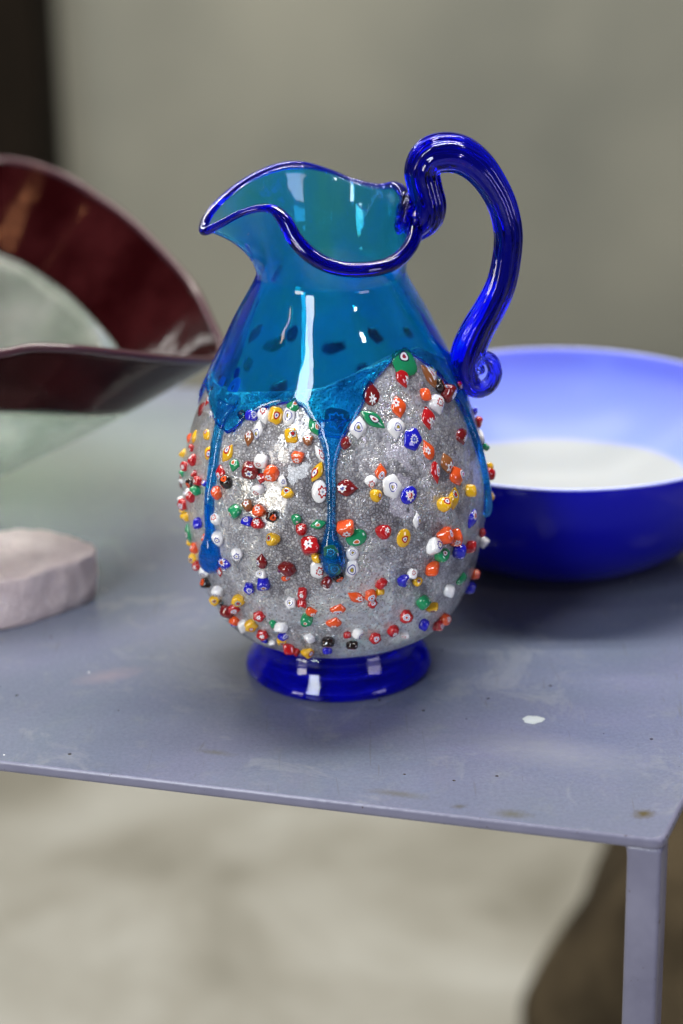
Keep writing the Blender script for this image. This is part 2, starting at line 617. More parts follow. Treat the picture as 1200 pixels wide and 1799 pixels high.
# legs: square tube with rounded corners, turned with the table
la = R(-20)
lx, ly = Vector((math.cos(la), math.sin(la), 0)), Vector((-math.sin(la), math.cos(la), 0))
lw = 0.0156
for i, c_ in enumerate(cs):
    sx = -1 if i in (0, 1) else 1
    sy = 1 if i in (0, 3) else -1
    cx = c_ + lx * sx * (lw / 2 + 0.0012) + ly * sy * (lw / 2 + 0.0014)
    V = []
    rr = 0.0022
    sec = []
    for qx, qy, a0 in ((1, 1, 0), (-1, 1, 90), (-1, -1, 180), (1, -1, 270)):
        for t in range(5):
            a = R(a0 + t * 22.5)
            sec.append((qx * (lw / 2 - rr) + rr * math.cos(a), qy * (lw / 2 - rr) + rr * math.sin(a)))
    zs = [(0.0, 1.0), (T - thk - 0.007, 1.0), (T - thk - 0.003, 1.05), (T - thk - 0.0002, 1.22)]
    for z, s in zs:
        for a, b in sec:
            # weld fillet flares only towards the inside of the table
            fa = s if a * sx > 0 else 1.0
            q = cx + lx * a * fa + ly * b
            V.append((q.x, q.y, z))
    m_ = len(sec)
    F = grid_faces(len(zs), m_, True, False)
    F.append(tuple(range(m_)))
    F.append(tuple((len(zs) - 1) * m_ + k for k in range(m_)))
    mesh_obj('leg', V, F, M['edge'], tbl)


def plain(name, col, rough, **kw):
    k = NT(name)
    k.principled(Base_Color=col, Roughness=rough, **kw)
    return k.m


M['paint_spot'] = plain('dried_white_paint', (0.32, 0.35, 0.37), 0.7)
V = []
for ring_r, zz in ((1.0, 0.0001), (0.9, 0.0005), (0.35, 0.0004)):
    for k_ in range(28):
        a = 2 * math.pi * k_ / 28
        w = 1 + 0.09 * math.sin(3 * a + 1) + 0.06 * math.sin(7 * a)
        V.append((0.0928 + 0.0052 * ring_r * w * math.cos(a), -0.0667 + 0.0040 * ring_r * w * math.sin(a), T + zz))
F = grid_faces(3, 28)
F.append(tuple(56 + k_ for k_ in range(28)))
mesh_obj('paint_spot', V, F, M['paint_spot'], tbl)

# ------------------------------------------------------------------ pitcher
ROWS = """-174.7 124.6 O 2.52 2.8 0 a 9 9
-165.8 129.0 Y 2.27 3.27 0 a 9 9
-153.5 134.6 Y 3.36 2.89 -20 d 0 1
-147.9 128.0 Y 3.79 3.88 -15 a 1 0
-136.8 131.3 Y 3.18 4.79 -15 a 0 1
-132.2 127.4 G 2.93 3.0 0 d 9 9
-127.5 140.8 N 2.57 3.71 0 d 0 1
-180.0 114.3 Y 1.9 3.05 0 r 0 1
-164.5 123.9 R 1.56 2.44 0 r 9 9
-159.5 120.2 R 2.33 3.18 0 r 0 1
-168.0 113.2 R 2.2 2.97 0 r 9 9
-172.2 107.5 G 1.58 2.46 0 r 9 9
-156.2 114.9 R 1.39 2.1 0 r 9 9
-158.2 109.3 K 2.18 2.91 0 r 9 9
-151.9 113.1 R 2.62 2.22 0 r 0 0
-172.3 103.6 W 2.21 1.36 0 r 9 9
-152.1 108.4 G 3.25 2.61 0 r 9 9
-147.4 113.7 B 1.54 1.29 0 r 9 9
-160.6 103.6 W 1.87 2.4 0 r 0 1
-156.2 103.5 R 2.49 2.64 0 r 0 1
-175.8 92.3 W 1.91 2.2 0 r 9 9
-165.5 95.2 R 2.83 2.99 0 r 9 9
-174.1 88.0 Y 1.91 1.66 0 r 9 9
-163.8 89.6 Y 2.83 2.45 0 r 1 -1
-150.3 92.7 B 3.41 2.68 0 r -1 0
-166.0 79.8 G 3.45 5.3 0 a 9 9
-170.7 72.3 Y 2.55 1.56 0 r 9 9
-158.1 75.9 O 2.2 3.07 0 r 0 1
-138.6 121.7 R 3.29 3.8 10 a 9 9
-134.3 119.1 K 3.49 2.9 0 r 0 1
-138.6 112.5 O 3.05 2.8 -30 r 9 9
-119.5 131.9 W 3.58 3.05 0 s 0 -1
-123.7 127.1 D 3.9 3.69 -10 s 1 -1
-118.8 124.6 R 2.74 2.44 0 d 9 9
-114.6 127.4 O 3.29 3.4 0 s 0 -1
-110.0 124.5 W 1.91 2.9 20 s 1 0
-107.6 119.6 Y 3.01 2.69 0 r 0 1
-119.4 119.3 W 3.17 2.84 0 r 0 -1
-123.2 111.2 N 2.59 2.49 0 r 0 1
-118.2 109.8 O 3.27 2.97 0 r 0 1
-113.1 108.2 K 3.0 2.84 0 r 1 0
-128.5 106.8 G 3.49 3.14 20 r -1 -1
-122.8 103.7 B 3.44 2.52 0 s 0 1
-118.5 103.7 R 3.42 2.76 0 r 0 1
-137.9 100.0 W 3.37 2.65 0 r 0 1
-137.4 90.7 W 2.92 3.71 20 r 1 0
-146.7 86.8 O 1.55 2.2 0 r 9 9
-112.6 97.5 Y 3.13 3.13 0 r -1 1
-100.7 143.2 N 2.67 2.39 20 r 0 1
-104.4 135.7 O 2.96 2.76 0 s 0 -1
-96.6 129.7 Y 2.64 5.03 -30 a -1 0
-95.8 137.6 W 1.92 4.54 25 a 9 9
-95.8 121.1 W 4.08 5.06 0 f 1 0
-85.9 122.6 D 4.07 4.8 -90 t -1 0
-85.3 142.0 D 2.63 2.87 0 r 9 9
-76.4 124.6 W 3.08 3.25 0 d 0 -1
-72.2 128.1 O 2.77 3.63 -10 t 0 -1
-75.1 118.4 Y 2.61 3.19 0 r 1 0
-68.5 121.1 W 4.91 5.61 0 f 0 0
-104.1 108.0 G 2.22 2.7 10 r 1 -1
-102.2 103.6 R 2.7 2.49 0 s 9 9
-96.2 106.0 G 3.85 2.32 15 a 0 0
-99.2 96.1 R 4.5 4.29 10 s 0 1
-86.4 104.5 O 3.96 4.06 20 s 0 -1
-82.8 99.4 G 5.45 3.89 10 f 0 -1
-73.2 101.3 R 3.27 3.49 0 r 1 1
-56.4 139.6 B 4.79 5.19 0 f 0 0
-49.9 133.0 O 3.18 5.0 10 t -1 0
-42.0 124.8 N 4.21 4.84 -5 a 0 -1
-48.6 123.1 R 2.6 5.27 -5 d 1 0
-37.8 117.4 O 5.23 4.89 0 a 1 0
-41.6 107.8 Y 3.71 5.12 -10 a 9 9
-47.6 107.5 Y 3.65 3.42 0 r 0 1
-31.5 107.6 Y 3.08 3.13 0 r 1 0
-62.1 115.8 B 3.97 4.47 0 f 0 0
-59.7 103.2 W 2.39 3.8 0 a 1 0
-65.3 96.1 Y 4.0 4.31 0 f 0 0
-28.0 132.5 D 4.92 3.96 0 d 0 -1
0.2 115.0 G 1.75 2.52 0 r 9 9
0.2 104.3 Y 2.23 2.23 0 r 9 9
-3.9 102.7 R 2.7 2.74 0 r 9 9
-4.0 91.3 Y 2.39 3.02 0 r 9 9
-5.9 87.9 W 3.24 4.13 0 a 9 9
-29.8 92.6 B 3.61 4.82 -35 a 0 1
-47.7 92.2 O 3.82 3.96 10 s 1 1
-41.9 88.5 O 3.38 4.03 0 s 9 9
-52.7 88.5 W 4.12 3.74 -30 s 1 1
-48.9 82.7 G 3.98 3.45 0 r 0 1
-39.1 80.7 B 3.86 3.73 0 r 1 0
-30.9 78.7 R 3.11 3.05 -20 r 9 9
-17.6 79.2 R 1.58 3.33 0 r 9 9
-8.9 69.6 W 2.55 3.69 20 s 9 9
-164.9 67.1 Y 2.38 2.3 0 r 1 0
-161.0 65.0 R 2.21 2.31 0 r 9 9
-151.2 67.1 W 3.13 2.6 30 s 9 9
-153.5 59.4 K 2.68 2.75 0 r 0 1
-143.5 59.6 W 3.59 3.06 0 r 1 -1
-150.7 51.0 Y 3.0 2.37 0 r 9 9
-145.4 51.8 K 1.88 1.33 0 r 9 9
-131.3 59.7 Y 3.34 3.15 0 r 1 0
-141.8 48.8 D 3.6 3.39 0 r 0 -1
-135.4 53.2 R 3.42 2.64 0 r 1 0
-139.1 44.4 O 2.51 2.66 0 r 0 -1
-141.6 41.1 B 1.73 1.63 0 r 9 9
-134.1 43.7 W 2.81 2.94 0 s 9 9
-128.4 46.1 Y 3.27 3.22 0 r 1 0
-122.4 53.5 R 3.06 2.76 0 r 1 1
-123.9 41.7 R 3.29 2.78 0 r 1 1
-125.5 36.6 B 2.29 1.32 0 r 9 9
-121.2 36.6 W 2.18 1.61 0 r 9 9
-117.0 50.2 G 1.8 2.32 0 r 9 9
-113.3 49.2 W 3.35 3.05 0 r 0 -1
-113.5 43.6 B 3.37 1.89 0 s 9 9
-115.6 39.2 Y 2.88 1.75 -20 s 9 9
-112.8 35.5 R 3.1 3.08 -20 s 0 -1
-124.7 68.5 B 2.53 3.32 0 r 1 0
-136.5 77.2 B 4.27 3.19 0 d 0 1
-140.3 71.7 R 1.92 3.17 0 d 9 9
-128.4 85.6 W 2.75 2.9 0 r 1 0
-118.1 84.1 D 3.02 4.0 0 t 9 9
-118.4 78.0 W 3.45 2.08 0 s 0 1
-117.9 73.1 B 3.3 2.98 0 s 9 9
-107.9 83.2 D 3.81 4.0 -20 r -1 -1
-108.7 77.8 O 2.69 1.38 0 s 9 9
-107.4 64.5 W 2.86 3.1 0 r 0 1
-102.8 70.5 R 2.24 3.0 0 s 0 0
-103.3 64.6 R 2.25 2.72 0 s 9 9
-100.2 59.9 O 2.85 2.8 -70 t 9 9
-102.1 55.7 G 2.95 2.88 0 r 0 0
-96.9 89.9 Y 2.06 3.0 0 s 9 9
-97.0 83.1 W 3.52 4.55 0 f 1 0
-93.7 77.1 D 2.42 3.31 -20 s 9 9
-93.4 74.2 W 2.43 2.1 0 t 9 9
-89.6 80.3 K 2.66 2.76 0 r 9 9
-84.6 83.7 W 3.52 4.82 0 f 0 0
-84.3 91.3 W 3.51 3.25 0 f 0 1
-89.8 61.6 O 3.85 3.09 0 a 0 -1
-91.5 53.7 O 3.87 3.33 0 a 0 -1
-73.6 74.4 R 2.66 3.62 0 r 9 9
-73.8 69.8 Y 2.67 1.72 -10 s 9 9
-77.6 68.9 O 2.87 3.2 0 r 0 0
-82.8 67.9 O 2.82 4.39 60 t 9 9
-76.7 64.1 R 2.31 2.35 0 r 9 9
-101.9 44.1 W 2.57 3.13 0 r -1 0
-94.3 42.4 K 3.26 2.9 0 r 0 -1
-95.0 35.7 B 2.79 1.9 0 r 0 -1
-86.2 46.3 R 1.92 2.55 0 r 0 -1
-81.9 47.1 W 2.79 3.13 0 r 1 0
-83.8 39.8 K 3.24 2.38 0 r 0 -1
-74.3 43.2 R 2.96 3.05 0 r 0 1
-66.7 46.1 R 2.83 3.26 0 r 0 0
-104.2 34.1 Y 3.59 2.69 -10 s 9 9
-110.3 33.8 R 2.25 2.2 0 s 9 9
-65.0 74.2 B 2.7 3.35 20 s 1 0
-61.5 76.9 W 2.23 3.59 -20 s 9 9
-59.0 71.8 Y 2.72 2.16 0 r 9 9
-52.7 76.6 O 4.04 3.65 0 r 1 0
-41.2 60.0 W 3.48 3.13 0 r 1 0
-32.0 61.3 G 4.78 3.23 0 t 9 9
-13.5 54.8 O 2.3 2.76 0 r 9 9
-13.4 47.3 B 2.72 3.92 15 r 1 0
-54.9 59.0 G 3.39 3.54 0 r 1 -1
-49.2 53.8 Y 3.66 2.48 35 s 9 9
-62.0 53.6 R 3.14 3.25 0 r -1 1
-50.9 44.6 B 3.49 2.7 0 r 9 9
-38.9 38.6 R 3.15 2.97 0 r 0 1
-36.0 41.2 O 3.31 2.97 0 r 9 9
-60.0 41.0 W 3.31 1.75 10 s 9 9
-88.9 151.5 G 6.35 6.02 0 F 0 0
-110.1 152.8 W 3.47 4.44 0 f 0 0
-116.2 152.2 Y 3.09 4.97 -10 s 1 0
-122.4 151.9 W 3.67 4.69 20 a 9 9
-123.7 144.9 W 2.75 4.53 0 a 0 -1
-128.1 150.2 B 2.67 3.22 0 s 9 9
-108.9 156.9 G 3.27 3.62 0 a 9 9
-98.2 149.1 G 2.96 4.56 30 a 9 9
-162.8 149.7 R 2.45 5.62 -10 a 9 9
-168.0 141.6 D 2.78 4.17 -10 a 9 9
-155.2 144.2 W 2.13 2.56 0 a 9 9
-157.6 154.7 B 3.66 7.01 -15 F 0 0
-145.4 158.5 B 3.48 6.43 -15 F 0 0
-148.1 146.4 K 6.06 6.07 0 F 9 9
-139.8 151.3 G 3.05 6.27 -10 F 9 9
-138.9 141.4 B 4.5 3.81 0 F 0 0
-108.1 144.6 Y 4.11 3.61 -40 a 1 1
-133.8 149.5 K 2.73 2.4 0 a 9 9
-49.2 171.3 G 7.0 7.01 10 f 0 1
-53.0 166.1 R 3.44 5.31 0 a 1 -1
-72.0 161.5 D 4.03 6.0 0 t 0 -1
-72.7 151.0 G 3.29 6.67 50 a 0 0
-79.9 148.2 W 4.41 5.23 0 a 0 0
-59.5 154.3 O 3.95 5.02 0 a -1 1
-63.0 146.1 W 4.72 4.99 0 d 0 0
-43.2 156.0 O 2.73 3.44 0 r 1 0
-45.7 146.5 R 4.06 5.26 0 a 0 -1
-37.7 150.8 W 5.25 5.0 0 d 0 0
-34.9 162.0 N 3.13 7.33 15 a 9 9
-31.9 163.9 W 2.58 4.29 20 a 9 9
-30.9 162.9 Y 2.26 2.35 0 a 9 9
-28.5 152.5 D 4.01 5.46 0 r 0 -1
-31.7 157.0 K 2.66 3.5 0 r 9 9
-13.8 151.1 R 2.03 3.08 0 r 9 9
3.1 132.0 B 1.38 2.12 0 r 9 9
3.0 126.5 R 2.08 3.6 0 r 9 9
0.1 120.0 W 2.68 4.09 0 a 9 9"""
PROF = [(.0225, .041), (.0245, .047), (.027, .0530), (.031, .0580), (.041, .0650), (.056, .0710), (.073, .0746), (.088, .0764),
        (.103, .0765), (.121, .0732), (.141, .0667), (.1557, .0602), (.170, .0530), (.183, .0466), (.1985, .038), (.2055, .0352)]
_c = catmull(PROF, 8)
_pz, _pr = _c[:, 0], _c[:, 1]
ZN = 0.2045


def rad(z):
    return float(np.interp(z, _pz, _pr))


pit = thing('glass_pitcher', 'tall blue glass pitcher with silver belly studded with coloured murrine and cobalt handle', 'pitcher', (0, 0, T))

# rim outline (x, y, z, tube radius) in metres, going round
RIM = [(-.0591, -.008, .2280, .0022), (-.0560, .002, .2343, .0020), (-.0431, .018, .2425, .0017), (-.0284, .030, .2470, .0019),
       (-.0148, .037, .2473, .0019), (.0001, .041, .2426, .0013), (.0110, .040, .2382, .0012), (.0232, .032, .2372, .0014),
       (.0312, .022, .2402, .0020), (.0361, .008, .2376, .0032), (.0396, -.006, .2298, .0034), (.0370, -.020, .2228, .0036),
       (.0282, -.034, .2183, .0037), (.0150, -.042, .2176, .0036), (.0021, -.043, .2192, .0036), (-.0081, -.041, .2237, .0037),
       (-.0158, -.037, .2307, .0037), (-.0208, -.032, .2385, .0034), (-.0258, -.0275, .2425, .0024), (-.0326, -.024, .2424, .0018),
       (-.0419, -.020, .2388, .0017), (-.0516, -.014, .2323, .0020)]
rimc = catmull(RIM, 12, True)
NTH = 200
AXX = -0.004                                     # star centre of the mouth outline


def rim_at():
    th = np.unwrap(np.arctan2(rimc[:, 1], rimc[:, 0] - AXX))
    th = th - 2 * math.pi * round(th[0] / (2 * math.pi))
    if th[-1] < th[0]:
        thr, rr = th[::-1], rimc[::-1]
    else:
        thr, rr = th, rimc
    thr = np.maximum.accumulate(thr)
    q = np.linspace(-math.pi, math.pi, NTH, endpoint=False)
    out = []
    for a in q:
        aa = a
        while aa < thr[0]:
            aa += 2 * math.pi
        while aa > thr[0] + 2 * math.pi:
            aa -= 2 * math.pi
        tt = np.append(thr, thr[0] + 2 * math.pi)
        row = [np.interp(aa, tt, np.append(rr[:, k], rr[0, k])) for k in range(3)]
        out.append(row)
    return q, np.array(out)


TH, RIMTH = rim_at()

BLUE = [(-180, .150), (-166, .1506), (-150, .143), (-138, .140), (-135, .143), (-131, .1487), (-125, .153), (-118, .1565), (-110, .1585),
        (-104, .1572), (-99, .151), (-95, .1455), (-87, .144), (-82.6, .149), (-76, .1586), (-69, .1674), (-57, .174), (-47, .1762),
        (-40, .172), (-32, .165), (-27, .159), (-24, .149), (-20, .139), (-14, .136), (-8, .150), (3, .152), (18, .128), (40, .112),
        (80, .104), (110, .106), (140, .112), (160, .126), (172, .140), (180, .150)]


def zblue(a):
    return float(np.interp(math.degrees(a), [b[0] for b in BLUE], [b[1] for b in BLUE]))


def shell_point(j, v, inset_):
    """v 0..1: wall from the scalloped lower edge to the neck; 1..2: neck to the rim"""
    a = TH[j]
    if v <= 1:
        zb = zblue(a)
        z = zb + (ZN - zb) * v
        r = rad(z)
        # faint ribs pulled up the shoulder
        r += 0.00035 * math.sin(9 * a + 6 * z / 0.1) * max(0.0, 1 - abs(v - 0.5) * 2)
        r -= inset_ * (1 + 0.30 * math.sin(6 * a + 25 * z) * math.sin(3 * a + 1.0 + 30 * z))
        return (r * math.cos(a), r * math.sin(a), z)
    u = v - 1
    rn = rad(ZN) - inset_
    nx, ny = rn * math.cos(a), rn * math.sin(a)
    rx, ry, rz = RIMTH[j]
    dx, dy = rx - AXX, ry
    d = math.hypot(dx, dy)
    rx, ry = AXX + dx * (d - inset_) / d, dy * (d - inset_) / d
    g = u ** 1.75
    return (nx + (rx - nx) * g, ny + (ry - ny) * g, ZN + (rz - ZN) * (0.55 * u + 0.45 * math.sin(u * math.pi / 2)))


def build_shell():
    NV, NU = 26, 16
    vs = [i / NV for i in range(NV)] + [1 + i / NU for i in range(NU + 1)]
    V = []
    rows = 0
    # outer up, inner down, with a rounded lower lip
    for v in vs:
        ins = 0.0 if v > 0.06 else 0.0009 * (1 - v / 0.06) ** 2
        V += [shell_point(j, v, ins) for j in range(NTH)]
        rows += 1
    for v in reversed(vs):
        ins = 0.0019 if v > 0.06 else 0.0019 - 0.0002 * (1 - v / 0.06)
        V += [shell_point(j, v, ins) for j in range(NTH)]
        rows += 1
    return mesh_obj('neck', V, grid_faces(rows, NTH, True, True), M['azure'], pit)


build_shell()

# rolled rim
VT, FT = tube([r[:3] for r in rimc], [r[3] for r in rimc], 14, closed=True)
mesh_obj('rim', VT, FT, M['cobalt_rim'], pit)

# silver belly: open-topped vessel with its own wall thickness
FOIL = [(-180, .156), (-146, .1566), (-132, .1595), (-119, .1615), (-108, .1632), (-97, .1645), (-86, .1678), (-74, .1717), (-56, .1754),
        (-35, .1753), (-17, .166), (5, .156), (20, .132), (40, .116), (80, .107), (110, .109), (140, .116), (160, .130), (172, .146), (180, .156)]
NB = 144
V = []
NZ = 44


def belly_pt(a, t, ins):
    zt = float(np.interp(math.degrees(a), [b[0] for b in FOIL], [b[1] for b in FOIL]))
    z = 0.0226 + (zt - 0.0226) * t
    r = rad(z) - 0.0021 - ins
    r += 0.00045 * math.sin(5 * a + 40 * z) * math.sin(70 * z + 2 * a)
    return (r * math.cos(a), r * math.sin(a), z)


angs = [-math.pi + 2 * math.pi * k / NB for k in range(NB)]
for i in range(NZ + 1):
    V += [belly_pt(a, i / NZ, 0) for a in angs]
for i in range(NZ, 1, -1):
    V += [belly_pt(a, i / NZ, 0.0022) for a in angs]
nrow = len(V) // NB
F = grid_faces(nrow, NB)
F.append(tuple(range(NB))[::-1])
F.append(tuple((nrow - 1) * NB + k for k in range(NB)))
mesh_obj('belly', V, F, M['silver'], pit)

# foot
lathe('foot', [(0.0, 0.0225), (0.036, 0.0222), (0.0402, 0.0215), (0.0400, 0.0175), (0.0412, 0.0125), (0.0438, 0.0078), (0.0460, 0.0045), (0.0466, 0.0022),
               (0.0455, 0.0006), (0.0425, 0.0), (0.038, 0.0008), (0.0345, 0.0040), (0.030, 0.0085), (0.0, 0.010)], M['cobalt_foot'], pit, 96)

# drips: blue glass run down over the silver
def drip(path, mat, part_mat=None):
    P = catmull(path, 8)                 # theta deg, z mm, half width mm, thickness mm
    V = []
    NS = 14
    for i, (td, zm, hw, tk) in enumerate(P):
        for k in range(NS):
            s = -1 + 2 * k / (NS - 1)
            z = zm / 1000
            r0_ = rad(z) - 0.0024
            a = R(td) + s * hw / 1000 / r0_
            h = tk / 1000 * math.sqrt(max(0, 1 - s * s)) ** 1.0
            V.append(((r0_ + 0.0003 + h) * math.cos(a), (r0_ + 0.0003 + h) * math.sin(a), z))
        for k in range(NS - 2, 0, -1):
            s = -1 + 2 * k / (NS - 1)
            r0_ = rad(zm / 1000) - 0.0024
            a = R(td) + s * hw / 1000 / r0_
            V.append((r0_ * math.cos(a), r0_ * math.sin(a), zm / 1000))
    m_ = NS + NS - 2
    nr = len(P)
    F = grid_faces(nr, m_)
    F.append(tuple(range(m_))[::-1])
    F.append(tuple((nr - 1) * m_ + k for k in range(m_)))
    return mesh_obj('drip', V, F, mat, pit)


drip([(-91, 152, 9, 2.2), (-91, 147, 7.2, 2.4), (-91.0, 143.5, 5.6, 2.6), (-91.2, 137.5, 3.6, 3.0), (-91.6, 131, 2.6, 2.9), (-91.5, 122, 2.2, 2.7), (-91.5, 112, 1.9, 2.6),
      (-91.8, 105, 2.2, 3.0), (-92, 100, 3.4, 4.0), (-91.5, 95, 5.4, 5.4), (-91.2, 89, 5.9, 6.4), (-91.2, 84, 4.8, 6.0), (-91.2, 80.5, 2.4, 3.6), (-91.2, 79.3, 0.3, 0.4)], M['azure_drip'])
drip([(-146, 152, 8, 2.2), (-145.6, 144, 4.2, 2.6), (-144.6, 134, 3.4, 3.0), (-143.0, 122, 3.2, 3.0), (-142.8, 110, 2.9, 3.0), (-142, 97, 2.8, 3.2), (-142, 90, 3.2, 3.8),
      (-142.5, 84, 5.6, 5.6), (-143.5, 78, 7.0, 6.6), (-144.2, 73, 5.6, 6.2), (-144.6, 70, 3.0, 4.0), (-144.6, 69, 0.3, 0.4)], M['azure_drip'])
drip([(-18, 150, 5, 2.2), (-17.2, 141, 3.4, 2.6), (-16.6, 130, 2.9, 2.8), (-16.0, 118, 2.4, 2.8), (-15.2, 109, 2.2, 2.6), (-15, 100, 2.6, 3.0), (-14, 92, 3.0, 3.4), (-14, 87, 2.2, 3.0), (-14, 85.5, 0.3, 0.4)], M['azure_drip'])

# handle: ribbed cobalt rod, rising from the rim and curling at its foot
HP = [(39.5, 226.0, 7.0, -2), (43.9, 230.8, 8.2, -3), (45.8, 237.2, 8.0, -4), (44.2, 245.5, 7.8, -4), (43.0, 253.6, 8.1, -4), (46.4, 260.0, 8.6, -4), (53.0, 262.0, 8.9, -4), (60.9, 260.8, 8.6, -4), (68.8, 255.3, 7.9, -4), (75.5, 246.3, 7.2, -4),
      (80.6, 235.4, 6.7, -4), (83.1, 223.0, 6.5, -4), (82.4, 210.6, 6.5, -4), (79.9, 198.1, 6.8, -4), (75.1, 187.0, 7.2, -4), (69.2, 176.4, 7.6, -4),
      (64.8, 166.0, 7.9, -4), (63.2, 157.4, 7.2, -4), (65.0, 149.6, 5.4, -4), (69.9, 146.2, 4.3, -4), (74.8, 148.3, 3.7, -4), (77.3, 154.3, 3.4, -4.5),
      (75.6, 160.8, 3.2, -5.5), (71.8, 163.0, 2.9, -6.5), (69.4, 160.2, 2.6, -7), (70.4, 156.4, 2.1, -7)]
hp = catmull(HP, 9)
hpts = [(p[0] / 1000, p[3] / 1000, p[1] / 1000) for p in hp]
VT, FT = tube(hpts, [p[2] / 1000 for p in hp], 60, lobes=10, depth=0.055, twist=0.004)
mesh_obj('handle', VT, FT, M['cobalt'], pit)
# pressed pad where the handle takes hold of the rim
bm = bmesh.new()
bmesh.ops.create_uvsphere(bm, u_segments=24, v_segments=16, radius=1)
for v in bm.verts:
    x, y, z = v.co
    rip = 1 + 0.10 * math.sin(7 * z + 3 * y) + 0.08 * math.sin(9 * y)
    v.co = Vector((0.0345 + 0.0038 * x * rip + 0.0030 * z, 0.002 + 0.0125 * y * rip, 0.2325 + 0.0105 * z))
bm_obj('handle_pad', bm, M['cobalt'], pit, True)

# ------------------------------------------------------------------ murrine
WHT, RED, ORA, YEL, GRN, BLU, BLK, DRD, BRN = ((.78, .78, .80), (.42, .008, .012), (.72, .085, .016), (.74, .42, .012), (.012, .25, .10), (.012, .012, .46),
                                               (.012, .006, .006), (.17, .008, .010), (.26, .09, .03))
DBL = (.02, .02, .30)
PAT = {
    'W': [(WHT, [(0, (.35, .28, .03)), (.16, DBL), (.20, WHT), (.34, DBL), (.42, WHT)], 0, 0), (WHT, [(0, (.3, .3, .4)), (.10, WHT), (.26, RED), (.40, WHT)], 7, .16), (WHT, [(0, (.4, .3, .05)), (.10, WHT), (.28, DBL), (.42, WHT)], 8, .14)],
    'R': [(RED, [(0, (.1, .05, .1)), (.08, WHT), (.30, RED)], 6, .3), (RED, [(0, RED), (.14, WHT), (.24, DBL), (.30, WHT), (.38, RED)], 0, 0)],
    'O': [(ORA, [(0, RED), (.14, WHT), (.25, DBL), (.32, WHT), (.42, ORA)], 0, 0), (ORA, [(0, RED), (.12, WHT), (.30, ORA)], 6, .25)],
    'Y': [(YEL, [(0, DBL), (.10, WHT), (.22, RED), (.36, YEL)], 0, 0), (YEL, [(0, RED), (.14, (.05, .03, .03)), (.24, WHT), (.30, (.05, .03, .03)), (.36, YEL)], 8, .16)],
    'G': [(GRN, [(0, (.3, .02, .05)), (.12, WHT), (.24, (.01, .03, .05)), (.32, GRN)], 0, 0), (GRN, [(0, (.55, .12, .03)), (.2, WHT), (.28, GRN)], 0, 0)],
    'B': [(BLU, [(0, (.3, .25, .03)), (.08, RED), (.24, WHT), (.40, BLU)], 8, .2), (BLU, [(0, (.3, .4, .6)), (.10, BLU), (.24, WHT), (.36, BLU)], 11, .2)],
    'K': [(BLK, [(0, (.08, .02, .02)), (.16, ORA), (.50, BLK)], 0, 0)],
    'D': [(DRD, [(0, DRD), (.06, WHT), (.24, DRD)], 7, .4), (DRD, [(0, (.1, .1, .3)), (.16, WHT), (.30, DRD)], 6, .2)],
    'N': [(BRN, [(0, RED), (.16, WHT), (.38, BRN)], 5, .25)],
    'F': [((.01, .10, .07), [(0, (.02, .35, .55)), (.12, (.01, .06, .08)), (.40, (.05, .45, .75)), (.52, (.01, .10, .07))], 8, .14)],
}
PATU = {'B': ((.03, .12, .55), [(0, (.02, .02, .2)), (.2, (.05, .25, .7)), (.34, (.02, .05, .4)), (.46, (.03, .12, .55))], 0, 0), 'K': ((.02, .03, .03), [(0, (.02, .03, .03)), (1, (.02, .03, .03))], 0, 0)}


def murr_mat(name, spec):
    base, rings, nst, amp = spec
    k = NT(name)
    sx = k.n('ShaderNodeSeparateXYZ')
    k.l(k.obj(), sx.inputs[0])
    ax = k.n('ShaderNodeAttribute', attribute_type='OBJECT', attribute_name='flower_offset')
    s2 = k.n('ShaderNodeSeparateXYZ')
    k.l(ax.outputs['Vector'], s2.inputs[0])
    x = k.math('SUBTRACT', sx.outputs[0], s2.outputs[0])
    y = k.math('SUBTRACT', sx.outputs[1], s2.outputs[1])
    rr = k.math('SQRT', k.math('ADD', k.math('MULTIPLY', x, x), k.math('MULTIPLY', y, y)))
    an = k.math('ARCTAN2', y, x)
    info = k.n('ShaderNodeObjectInfo')
    wob = k.math('MULTIPLY', k.math('SINE', k.math('MULTIPLY_ADD', info.outputs['Random'], 20.0, k.math('MULTIPLY', an, 3.0))), 0.09)
    fac = k.math('ADD', 1.0, wob)
    if nst:
        fac = k.math('ADD', fac, k.math('MULTIPLY', k.math('COSINE', k.math('MULTIPLY', an, float(nst))), amp))
    size = k.math('MULTIPLY_ADD', info.outputs['Random'], 0.5, 0.95)
    rr = k.math('DIVIDE', k.math('DIVIDE', rr, fac), size)
    back = k.math('LESS_THAN', sx.outputs[2], 0.0)
    rr = k.math('ADD', rr, back)
    c = k.ramp(rr, [(min(p, 1.0), q) for p, q in rings], 'CONSTANT')
    c = k.mix(0.25, c, k.mix(k.math('FRACT', k.math('MULTIPLY', info.outputs['Random'], 7.3)), (0.75, 0.75, 0.75), (1, 1, 1)), 'MULTIPLY')
    k.principled(Base_Color=c, Roughness=0.12, Specular_IOR_Level=0.6, Coat_Weight=0.6, Coat_Roughness=0.03)
    return k.m


MUR = {}
for ch, specs in PAT.items():
    MUR[ch] = [murr_mat('murrine_' + {'W': 'white', 'R': 'red', 'O': 'orange', 'Y': 'yellow', 'G': 'green', 'B': 'blue', 'K': 'black', 'D': 'dark_red', 'N': 'brown', 'F': 'teal'}[ch], s) for s in specs]
MURU = {'B': [murr_mat('murrine_sunken_blue', PATU['B'])], 'K': [murr_mat('murrine_sunken_black', PATU['K'])], 'G': MUR['F']}


